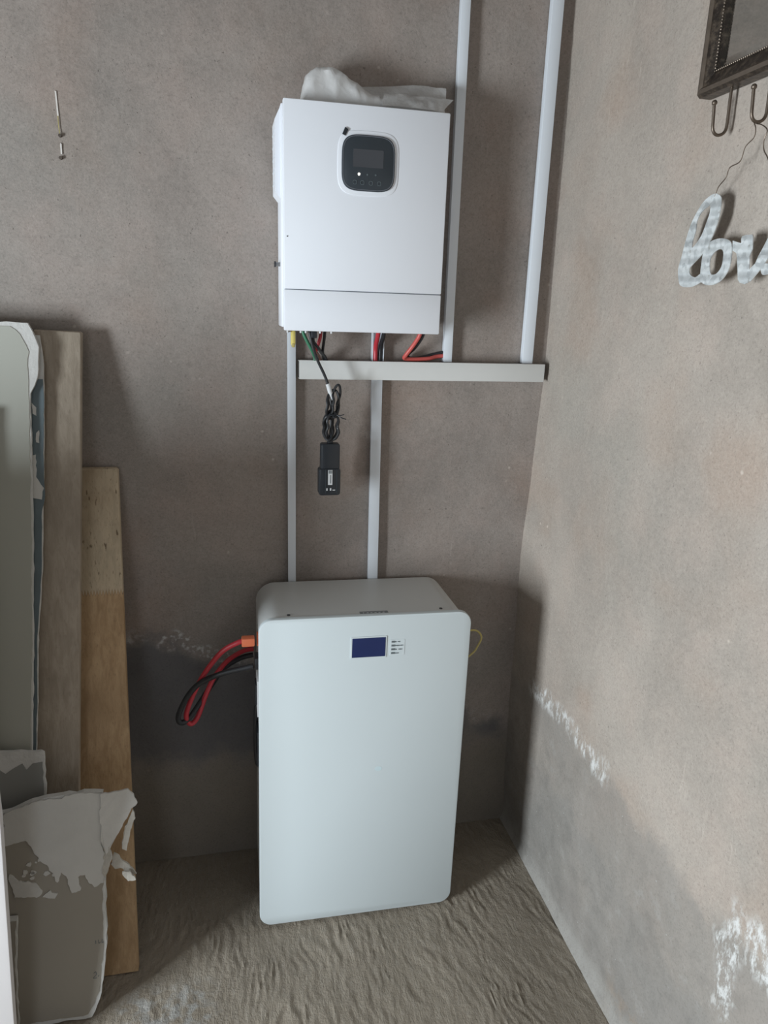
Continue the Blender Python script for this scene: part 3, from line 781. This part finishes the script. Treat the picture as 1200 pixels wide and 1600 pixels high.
# figure-of-eight bundle: two upper loops, three lower loops pinched by a tie
for cx, cz, hx, hz, y, lean, sd in ((-0.590, 1.385, 0.010, 0.040, -0.094, 0.004, 0), (-0.598, 1.375, 0.014, 0.036, -0.088, 0.004, 2), (-0.606, 1.374, 0.009, 0.030, -0.098, 0.002, 3),
                                    (-0.602, 1.322, 0.019, 0.036, -0.092, 0.002, 1), (-0.598, 1.322, 0.016, 0.034, -0.098, 0.0, 4), (-0.604, 1.325, 0.010, 0.034, -0.085, 0.0, 5), (-0.609, 1.318, 0.013, 0.030, -0.095, 0.0, 6)):
    bm = bmesh.new(); add_tube(bm, spline(loop(cx, cz, hx, hz, y, lean, sd), 4, True), 0.0032, 8, True)
    bmesh.ops.translate(bm, verts=bm.verts[:], vec=-off(dg)); link('cable_loop', bm, M['black_rubber'], dg, True)
bm = bmesh.new()
add_tube(bm, [(-0.600 + 0.013 * math.cos(a), -0.092 + 0.012 * math.sin(a), 1.351 + 0.001 * math.cos(a)) for a in [2 * math.pi * i / 20 for i in range(20)]], 0.0022, 8, True)
bmesh.ops.translate(bm, verts=bm.verts[:], vec=-off(dg)); tie = link('cable_tie', bm, M['black'], dg, True)
tube('tie_tail', [(-0.588, -0.100, 1.351), (-0.578, -0.106, 1.345), (-0.566, -0.108, 1.341)], 0.0014, M['black'], tie, 6)
tube('tie_tail', [(-0.588, -0.100, 1.350), (-0.580, -0.104, 1.350), (-0.571, -0.106, 1.353)], 0.0012, M['black'], tie, 6)

# ------------------------------------------------------------------ boards and planks leaning on the wall
def jag(pts, step=0.012, amp=0.004, seed=0.0, closed=True):
    """subdivide an outline and roughen it"""
    out = []
    n_ = len(pts)
    for i in range(n_):
        a, b = Vector((*pts[i], 0)), Vector((*pts[(i + 1) % n_], 0))
        L = (b - a).length; k = max(1, int(L / step))
        d = (b - a).normalized() if L > 0 else Vector((1, 0, 0)); nn = Vector((-d.y, d.x, 0))
        for j in range(k):
            p = a.lerp(b, j / k)
            q = noise.noise(Vector((p.x * 90 + seed, p.y * 90, seed))) * amp + noise.noise(Vector((p.x * 25 + seed, p.y * 25, 3))) * amp
            if j == 0: q *= 0.3
            out.append((p.x + nn.x * q, p.y + nn.y * q))
    return out
def lean(yb, yt, zt, th, lift=0.0):
    """(x, z) on a leaning plane; t=0 front face, t=1 a thickness behind it"""
    k = (yt - yb) / zt
    return lambda a, b, t: (a, yb + k * b + th * t + lift, max(b, 0.0005))

# brown plank
g = 'planks and boards leaning on the wall'
f_ = lean(-0.375, -0.026, 1.206, 0.022)
tag(prism('timber_plank', [(-1.262, 0.002), (-1.108, 0.002), (-1.1235, 1.200), (-1.129, 1.2055), (-1.236, 1.2065)], f_, M['wood_brown'], None, bevel=0.003),
    'light brown wooden plank with finger joint, shorter of two leaning planks', 'plank', g)
f_ = lean(-0.41, -0.045, 1.54, 0.020)
tag(prism('timber_plank', [(-1.33, 0.002), (-1.243, 0.002), (-1.1785, 1.530), (-1.182, 1.534), (-1.280, 1.536)], f_, M['wood_grey'], None, bevel=0.003),
    'weathered grey-brown plank, taller of two leaning planks', 'plank', g)

def board(name, outline, face, plane, th, mface, label, holes_amp=0.004, seed=0.0):
    o = thing(name, (sum(p[0] for p in outline) / len(outline), plane[0], 0), label, 'board', g)
    prism('gypsum_core', jag(outline, 0.014, holes_amp, seed), lean(*plane, th), M['gypsum'], o)
    prism('paper_face', jag(face, 0.012, holes_amp * 1.2, seed + 4), lean(*plane, 0.0016, -0.0014), mface, o)
    return o
pA = (-0.44, -0.077, 1.56)
board('plasterboard', [(-1.80, 0.002), (-1.338, 0.002), (-1.312, 0.62), (-1.300, 0.86), (-1.290, 1.14), (-1.284, 1.40), (-1.268, 1.435), (-1.262, 1.50), (-1.275, 1.535), (-1.284, 1.552), (-1.80, 1.560)],
      [(-1.79, 0.01), (-1.341, 0.01), (-1.3145, 0.62), (-1.3025, 0.86), (-1.2925, 1.14), (-1.2870, 1.40), (-1.287, 1.46), (-1.283, 1.49), (-1.300, 1.528), (-1.32, 1.544), (-1.79, 1.550)],
      pA, 0.010, M['paper_A'], 'tall grey plasterboard sheet with broken white top corner beside grey plank', 0.0018, 1.0)
pB = (-0.4255, -0.0635, 1.55)
o = board('plasterboard', [(-1.70, 0.002), (-1.345, 0.002), (-1.300, 0.72), (-1.2935, 0.86), (-1.279, 1.00), (-1.272, 1.14), (-1.264, 1.28), (-1.258, 1.46), (-1.264, 1.525), (-1.70, 1.53)],
      [(-1.69, 0.01), (-1.346, 0.01), (-1.3005, 0.72), (-1.2945, 0.86), (-1.280, 1.00), (-1.2735, 1.14), (-1.2655, 1.17), (-1.2645, 1.28), (-1.2595, 1.40), (-1.260, 1.43), (-1.69, 1.43)],
      pB, 0.009, M['paper_B'], 'dark slate plasterboard strip showing between grey sheet and grey plank', 0.0012, 2.0)
prism('plaster_chip', jag([(-1.296, 1.17), (-1.272, 1.165), (-1.267, 1.19), (-1.283, 1.215), (-1.281, 1.265), (-1.290, 1.262), (-1.294, 1.215)], 0.008, 0.003, 5), lean(*pB, 0.002, -0.0032), M['plaster_coat'], o)
prism('plaster_chip', jag([(-1.279, 1.292), (-1.273, 1.290), (-1.272, 1.318), (-1.278, 1.312)], 0.006, 0.002, 6), lean(*pB, 0.002, -0.0032), M['plaster_coat'], o)
prism('plaster_chip', jag([(-1.284, 1.355), (-1.277, 1.350), (-1.276, 1.368), (-1.285, 1.378)], 0.006, 0.002, 7), lean(*pB, 0.002, -0.0032), M['plaster_coat'], o)

pD = (-0.462, -0.160, 1.38)  # unseen tall left part added to shade the grey sheet behind
o = board('plasterboard', [(-1.66, 0.002), (-1.296, 0.002), (-1.281, 0.50), (-1.2805, 0.616), (-1.287, 0.621), (-1.374, 0.627), (-1.386, 0.70), (-1.381, 0.95), (-1.378, 1.37), (-1.66, 1.38)],
      [(-1.61, 0.01), (-1.300, 0.01), (-1.2845, 0.50), (-1.284, 0.598), (-1.305, 0.596), (-1.318, 0.583), (-1.326, 0.598), (-1.345, 0.588), (-1.362, 0.578), (-1.39, 0.605), (-1.394, 0.74), (-1.39, 0.95), (-1.39, 1.35), (-1.65, 1.36)],
      pD, 0.009, M['paper_D'], 'grey board with white ragged edge low behind plaster-smeared board, in front of tall grey sheet, unseen tall part added for shade', 0.003, 3.0)

pC = (-0.478, -0.40, 0.5)
o = board('plasterboard', [(-1.60, 0.002), (-1.200, 0.002), (-1.176, 0.06), (-1.160, 0.17), (-1.1545, 0.344), (-1.158, 0.42), (-1.150, 0.545), (-1.191, 0.551), (-1.284, 0.543), (-1.356, 0.522), (-1.60, 0.50)],
      [(-1.59, 0.012), (-1.207, 0.012), (-1.181, 0.065), (-1.166, 0.17), (-1.160, 0.34), (-1.164, 0.42), (-1.17, 0.538), (-1.284, 0.536), (-1.356, 0.515), (-1.59, 0.49)],
      pC, 0.012, M['paper_C'], 'brown-grey plasterboard piece smeared with white plaster, standing in front of brown plank', 0.003, 8.0)
prism('plaster_smear', jag([(-1.152, 0.545), (-1.191, 0.5505), (-1.284, 0.542), (-1.354, 0.520), (-1.362, 0.45), (-1.315, 0.455), (-1.300, 0.425), (-1.27, 0.385), (-1.255, 0.348), (-1.245, 0.372), (-1.232, 0.352), (-1.226, 0.318), (-1.208, 0.322), (-1.211, 0.355), (-1.196, 0.358), (-1.190, 0.34), (-1.178, 0.326), (-1.158, 0.333), (-1.152, 0.40), (-1.157, 0.45)], 0.0045, 0.005, 9),
      lean(*pC, 0.0035, -0.0045), M['plaster_coat'], o)
prism('plaster_smear', jag([(-1.352, 0.38), (-1.345, 0.325), (-1.30, 0.318), (-1.287, 0.332), (-1.30, 0.352), (-1.335, 0.362)], 0.0045, 0.004, 11), lean(*pC, 0.003, -0.004), M['plaster_coat'], o)
prism('plaster_smear', jag([(-1.288, 0.318), (-1.262, 0.310), (-1.255, 0.322), (-1.272, 0.332)], 0.006, 0.004, 12), lean(*pC, 0.003, -0.004), M['plaster_coat'], o)
for i in range(16):
    x, z = -1.33 + random.random() * 0.08, 0.36 + random.random() * 0.07
    r = random.uniform(0.003, 0.008)
    prism('plaster_fleck', [(x + r * random.uniform(.6, 1.2) * math.cos(a), z + r * random.uniform(.4, 1.0) * math.sin(a)) for a in (0, 1.1, 2.2, 3.3, 4.2, 5.2)], lean(*pC, 0.002, -0.0032), M['plaster_coat'], o)
# lifted scraps of paper and plaster at the torn right-hand edge
def scrap(name, outline, depthfn, mat, parent, seed):
    bm = bmesh.new()
    L = jag(outline, 0.0045, 0.003, seed)
    k = (pC[1] - pC[0]) / pC[2]
    def pt(x, z, t): return (x, pC[0] + k * z + depthfn(x, z) + 0.004 * t + 0.003 * noise.noise(Vector((x * 60, z * 60, seed))), z)
    bm.free()
    return prism(name, L, pt, mat, parent)
scrap('torn_flap', [(-1.154, 0.548), (-1.098, 0.543), (-1.086, 0.527), (-1.079, 0.505), (-1.092, 0.495), (-1.112, 0.458), (-1.130, 0.432), (-1.148, 0.400), (-1.158, 0.44)], lambda x, z: -0.010 + 0.25 * (x + 1.16), M['plaster_coat'], o, 13)
scrap('torn_flap', [(-1.089, 0.493), (-1.084, 0.470), (-1.096, 0.445), (-1.107, 0.395), (-1.116, 0.402), (-1.112, 0.432), (-1.108, 0.455)], lambda x, z: 0.006, M['torn'], o, 14)
scrap('torn_flap', [(-1.152, 0.41), (-1.143, 0.42), (-1.136, 0.395), (-1.146, 0.362), (-1.153, 0.345), (-1.160, 0.36)], lambda x, z: -0.006, M['torn'], o, 15)
scrap('torn_flap', [(-1.135, 0.392), (-1.118, 0.372), (-1.097, 0.350), (-1.088, 0.334), (-1.104, 0.332), (-1.118, 0.350), (-1.134, 0.352), (-1.143, 0.365)], lambda x, z: 0.010, M['torn'], o, 16)
scrap('torn_flap', [(-1.117, 0.352), (-1.100, 0.352), (-1.088, 0.330), (-1.106, 0.328)], lambda x, z: -0.004, M['torn'], o, 17)
# pencilled marks near its right edge
for pts in ([(-1.182, 0.193), (-1.182, 0.185)], [(-1.176, 0.194), (-1.1755, 0.185), (-1.172, 0.188)], [(-1.168, 0.195), (-1.169, 0.186), (-1.165, 0.187)],
            [(-1.190, 0.113), (-1.186, 0.116), (-1.185, 0.108), (-1.192, 0.101), (-1.184, 0.100)], [(-1.181, 0.103), (-1.179, 0.106)]):
    k = (pC[1] - pC[0]) / pC[2]
    tube('pencil_mark', [(x, pC[0] + k * z - 0.0015, z) for x, z in pts], 0.0007, M['dark_print'], o, 5, 3)

pE = (-0.4875, -0.4125, 0.5)
board('plasterboard', [(-1.56, 0.002), (-1.3525, 0.002), (-1.3485, 0.172), (-1.3395, 0.284), (-1.56, 0.290)],
      [(-1.55, 0.008), (-1.3545, 0.008), (-1.351, 0.172), (-1.342, 0.276), (-1.55, 0.280)],
      pE, 0.006, M['paper_C'], 'small grey offcut sheet between white board and plaster-smeared board', 0.002, 21.0)
# pale board at the far left
tag(prism('white_board', [(-2.02, 0.002), (-1.334, 0.002), (-1.3084, 0.628), (-1.312, 1.285), (-2.02, 1.29)], lean(-0.58, -0.53, 1.3, 0.018), M['white_board'], None, bevel=0.002),
    'smooth white board standing at the far left edge, in front of plasterboards', 'board', g)

# ------------------------------------------------------------------ nail with pale strip on the back wall
t = thing('wall_nail', (-1.199, 0, 1.905), 'thin pale strip hanging on small nails, upper left of back wall', 'nail')
prism('strip', [(-1.2005, 2.039), (-1.1975, 2.038), (-1.1965, 1.99), (-1.1995, 1.99)], wp(-0.0006, 0.004), M['chalk'], t)
tube('string', [(-1.198, -0.0005, 1.99), (-1.1982, -0.0008, 1.97), (-1.197, -0.001, 1.952)], 0.0009, M['yellow_wire'], t, 6, 4)
cyl('nail_head', (-1.197, 0.004, 1.951), (0, -1, 0), 0.0036, 0.0085, M['nail'], t, 10)
prism('strip', [(-1.1985, 1.936), (-1.1955, 1.935), (-1.1958, 1.914), (-1.1988, 1.914)], wp(-0.0006, 0.004), M['chalk'], t)
cyl('nail_head', (-1.1995, 0.004, 1.906), (0, -1, 0), 0.0036, 0.0085, M['nail'], t, 10)

# ------------------------------------------------------------------ mirror with hooks on the right wall
MY0, MY1, MZ0, MZ1 = -1.01, -0.583, 1.984, 2.58      # outer frame
mir = thing('wall_mirror', (-0.0, (MY0 + MY1) / 2, MZ0), 'mirror in dark bronze moulded frame with hooks below, on right wall', 'mirror')
PROF = [(0.0, 0.0), (0.0, 0.022), (0.004, 0.030), (0.010, 0.032), (0.014, 0.028), (0.018, 0.0275), (0.026, 0.0235), (0.030, 0.0215), (0.034, 0.019), (0.0365, 0.012), (0.0365, 0.0)]
def frame_side(corner_a, corner_b, inward):
    """moulding with mitred ends: corners are outer corners in (y, z), inward unit"""
    a, b = Vector((*corner_a, 0)), Vector((*corner_b, 0)); d = (b - a).normalized(); i_ = Vector((*inward, 0))
    bm = bmesh.new(); r1 = []; r2 = []
    for w, h in PROF:
        p = a + i_ * w + d * w; q = b + i_ * w - d * w
        r1.append(bm.verts.new((-h - 0.001, p.x, p.y))); r2.append(bm.verts.new((-h - 0.001, q.x, q.y)))
    n_ = len(PROF)
    for k in range(n_): bm.faces.new((r1[k], r1[(k + 1) % n_], r2[(k + 1) % n_], r2[k]))
    bm.faces.new(r1); bm.faces.new(list(reversed(r2)))
    bmesh.ops.translate(bm, verts=bm.verts[:], vec=-off(mir))
    o_ = link('frame_moulding', bm, M['bronze'], mir, False)
    o_.data.materials.append(M['hook'])
    for k in (2, 3): o_.data.polygons[k].material_index = 1
    return o_
fb = frame_side((MY1, MZ0), (MY0, MZ0), (0, 1)); fl_ = frame_side((MY1, MZ0), (MY1, MZ1), (-1, 0))
frame_side((MY1, MZ1), (MY0, MZ1), (0, -1)); frame_side((MY0, MZ0), (MY0, MZ1), (1, 0))
def bead(axis_):
    bm = bmesh.new()
    if axis_ == 'y':
        n_ = 75
        cs = [(-0.0225, MY1 - 0.034 - i * 0.0048, MZ0 + 0.034) for i in range(n_)]
    else:
        n_ = 108
        cs = [(-0.0225, MY1 - 0.034, MZ0 + 0.034 + i * 0.0048) for i in range(n_)]
    for c in cs:
        r = bmesh.ops.create_icosphere(bm, subdivisions=1, radius=0.0019)
        bmesh.ops.translate(bm, verts=r['verts'], vec=c)
    bmesh.ops.translate(bm, verts=bm.verts[:], vec=-off(mir))
    return bm
for ax, par in (('y', fb), ('z', fl_)):
    o = link('bead_row', bead(ax), M['hook'], mir, True); o['kind'] = 'stuff'
box('glass', -0.0125, -0.0085, MY0 + 0.033, MY1 - 0.033, MZ0 + 0.033, MZ1 - 0.033, M['mirror'], mir)
# bevelled rim of the glass
bm = bmesh.new()
a0, a1, b0, b1 = MY0 + 0.0365, MY1 - 0.0365, MZ0 + 0.0365, MZ1 - 0.0365
o4 = [bm.verts.new((-0.0127, y, z)) for y, z in ((a0, b0), (a1, b0), (a1, b1), (a0, b1))]
w = 0.014
i4 = [bm.verts.new((-0.0140, y, z)) for y, z in ((a0 + w, b0 + w), (a1 - w, b0 + w), (a1 - w, b1 - w), (a0 + w, b1 - w))]
for k in range(4): bm.faces.new((o4[k], o4[(k + 1) % 4], i4[(k + 1) % 4], i4[k]))
bm.faces.new(i4)
bmesh.ops.translate(bm, verts=bm.verts[:], vec=-off(mir)); link('bevelled_pane', bm, M['mirror'], mir)
for yk in (-0.657, -0.752, -0.847, -0.942):
    h = tube('hook', [(-0.014, yk, MZ0 + 0.012), (-0.0135, yk, 1.965), (-0.0125, yk, 1.935), (-0.0135, yk, 1.920), (-0.0205, yk, 1.9125), (-0.031, yk, 1.9115), (-0.038, yk, 1.919), (-0.040, yk, 1.935), (-0.042, yk, 1.957)], 0.0026, M['hook'], mir, 10, 6)
    bm = bmesh.new(); r = bmesh.ops.create_icosphere(bm, subdivisions=2, radius=0.0046)
    bmesh.ops.translate(bm, verts=bm.verts[:], vec=Vector((-0.042, yk, 1.959)) - off(mir))
    link('hook_tip', bm, M['hook'], h, True)

# ------------------------------------------------------------------ metal word sign hung by wire from a hook
sign = thing('metal_sign', (-0.03, -0.75, 1.665), 'galvanised metal word sign in script letters hanging by wire from hook', 'sign')
LET = dict(
 l=[(-0.6805, 1.8164), (-0.6929, 1.8112), (-0.6979, 1.8031), (-0.6991, 1.7865), (-0.6958, 1.7656), (-0.6842, 1.7404), (-0.669, 1.7209), (-0.647, 1.7061), (-0.6364, 1.6967), (-0.6406, 1.6867), (-0.6571, 1.6812), (-0.672, 1.6872), (-0.6782, 1.6751), (-0.6568, 1.6665), (-0.6346, 1.6646), (-0.6162, 1.6683), (-0.608, 1.6777), (-0.6018, 1.6981), (-0.6069, 1.718), (-0.6108, 1.7376), (-0.6201, 1.7695), (-0.632, 1.7891), (-0.6478, 1.8062), (-0.6656, 1.8147)],
 lh=[(-0.6646, 1.798), (-0.6694, 1.7996), (-0.6711, 1.7865), (-0.6659, 1.7715), (-0.6575, 1.7519), (-0.6445, 1.7385), (-0.6348, 1.7327), (-0.6344, 1.7457), (-0.6388, 1.7614), (-0.6387, 1.7773), (-0.6479, 1.7905)],
 o=[(-0.6721, 1.6824), (-0.67, 1.7018), (-0.6714, 1.724), (-0.6847, 1.7381), (-0.7066, 1.7424), (-0.7269, 1.7402), (-0.7404, 1.7341), (-0.7458, 1.7223), (-0.7479, 1.7042), (-0.7445, 1.6893), (-0.7311, 1.6744), (-0.7126, 1.6676), (-0.6945, 1.6674), (-0.6772, 1.6726)],
 oh=[(-0.6964, 1.6911), (-0.6925, 1.707), (-0.6976, 1.7177), (-0.7111, 1.7246), (-0.7231, 1.7223), (-0.7268, 1.7114), (-0.7257, 1.6961), (-0.7157, 1.6857), (-0.7033, 1.6846)],
 v=[(-0.7432, 1.7364), (-0.7626, 1.7313), (-0.7655, 1.7311), (-0.7635, 1.7371), (-0.7647, 1.7414), (-0.7723, 1.7426), (-0.7885, 1.7422), (-0.7909, 1.7386), (-0.7941, 1.7204), (-0.7907, 1.7098), (-0.7938, 1.6886), (-0.8059, 1.6975), (-0.8106, 1.7087), (-0.8174, 1.7196), (-0.825, 1.7338), (-0.8317, 1.7332), (-0.8392, 1.7237), (-0.8352, 1.7073), (-0.8274, 1.6972), (-0.8219, 1.6896), (-0.8149, 1.6834), (-0.8016, 1.6708), (-0.7892, 1.6667), (-0.7771, 1.6692), (-0.7711, 1.6745), (-0.7669, 1.6889), (-0.761, 1.7078), (-0.7571, 1.7162), (-0.7472, 1.7205)],
 e=[(-0.8219, 1.6896), (-0.8275, 1.6964), (-0.8431, 1.6964), (-0.8558, 1.7061), (-0.8623, 1.7194), (-0.8715, 1.7214), (-0.8806, 1.7154), (-0.8795, 1.7048), (-0.8684, 1.6952), (-0.8691, 1.6849), (-0.8758, 1.6778), (-0.8881, 1.6788), (-0.895, 1.6852), (-0.9023, 1.6823), (-0.8975, 1.6717), (-0.884, 1.6646), (-0.8659, 1.6664), (-0.8535, 1.6758), (-0.8492, 1.6843), (-0.84, 1.6804), (-0.8275, 1.6801)],
 eh=[(-0.8671, 1.7082), (-0.8712, 1.7147), (-0.8739, 1.7118), (-0.8707, 1.7053), (-0.8667, 1.7021)])
def smooth_loop(L, per=3):
    return [(p.x, p.y) for p in spline([(a, b, 0) for a, b in L], per, True)]
for i, (key, hk) in enumerate((('l', 'lh'), ('o', 'oh'), ('v', None), ('e', 'eh'))):
    xf = -0.0305 - 0.0009 * (i % 2)
    prism('letter', smooth_loop(LET[key]) if key != 'v' else LET[key], lambda a, b, t, xf=xf: (xf + 0.0016 * t, a, b), M['galv'], sign, holes=[smooth_loop(LET[hk])] if hk else ())
tube('hanging_wire', [(-0.031, -0.752, 1.9085), (-0.031, -0.757, 1.900), (-0.030, -0.7545, 1.888), (-0.031, -0.739, 1.8775), (-0.0305, -0.731, 1.858), (-0.030, -0.7065, 1.8525), (-0.031, -0.7015, 1.838), (-0.030, -0.684, 1.826), (-0.0300, -0.678, 1.812)], 0.0009, M['hook'], sign, 6, 6)
tube('hanging_wire', [(-0.0265, -0.752, 1.9085), (-0.028, -0.766, 1.904), (-0.030, -0.783, 1.893), (-0.031, -0.7805, 1.879), (-0.030, -0.783, 1.865), (-0.031, -0.795, 1.8525), (-0.030, -0.81, 1.83), (-0.031, -0.838, 1.79), (-0.030, -0.858, 1.75), (-0.030, -0.871, 1.718)], 0.0009, M['hook'], sign, 6, 6)
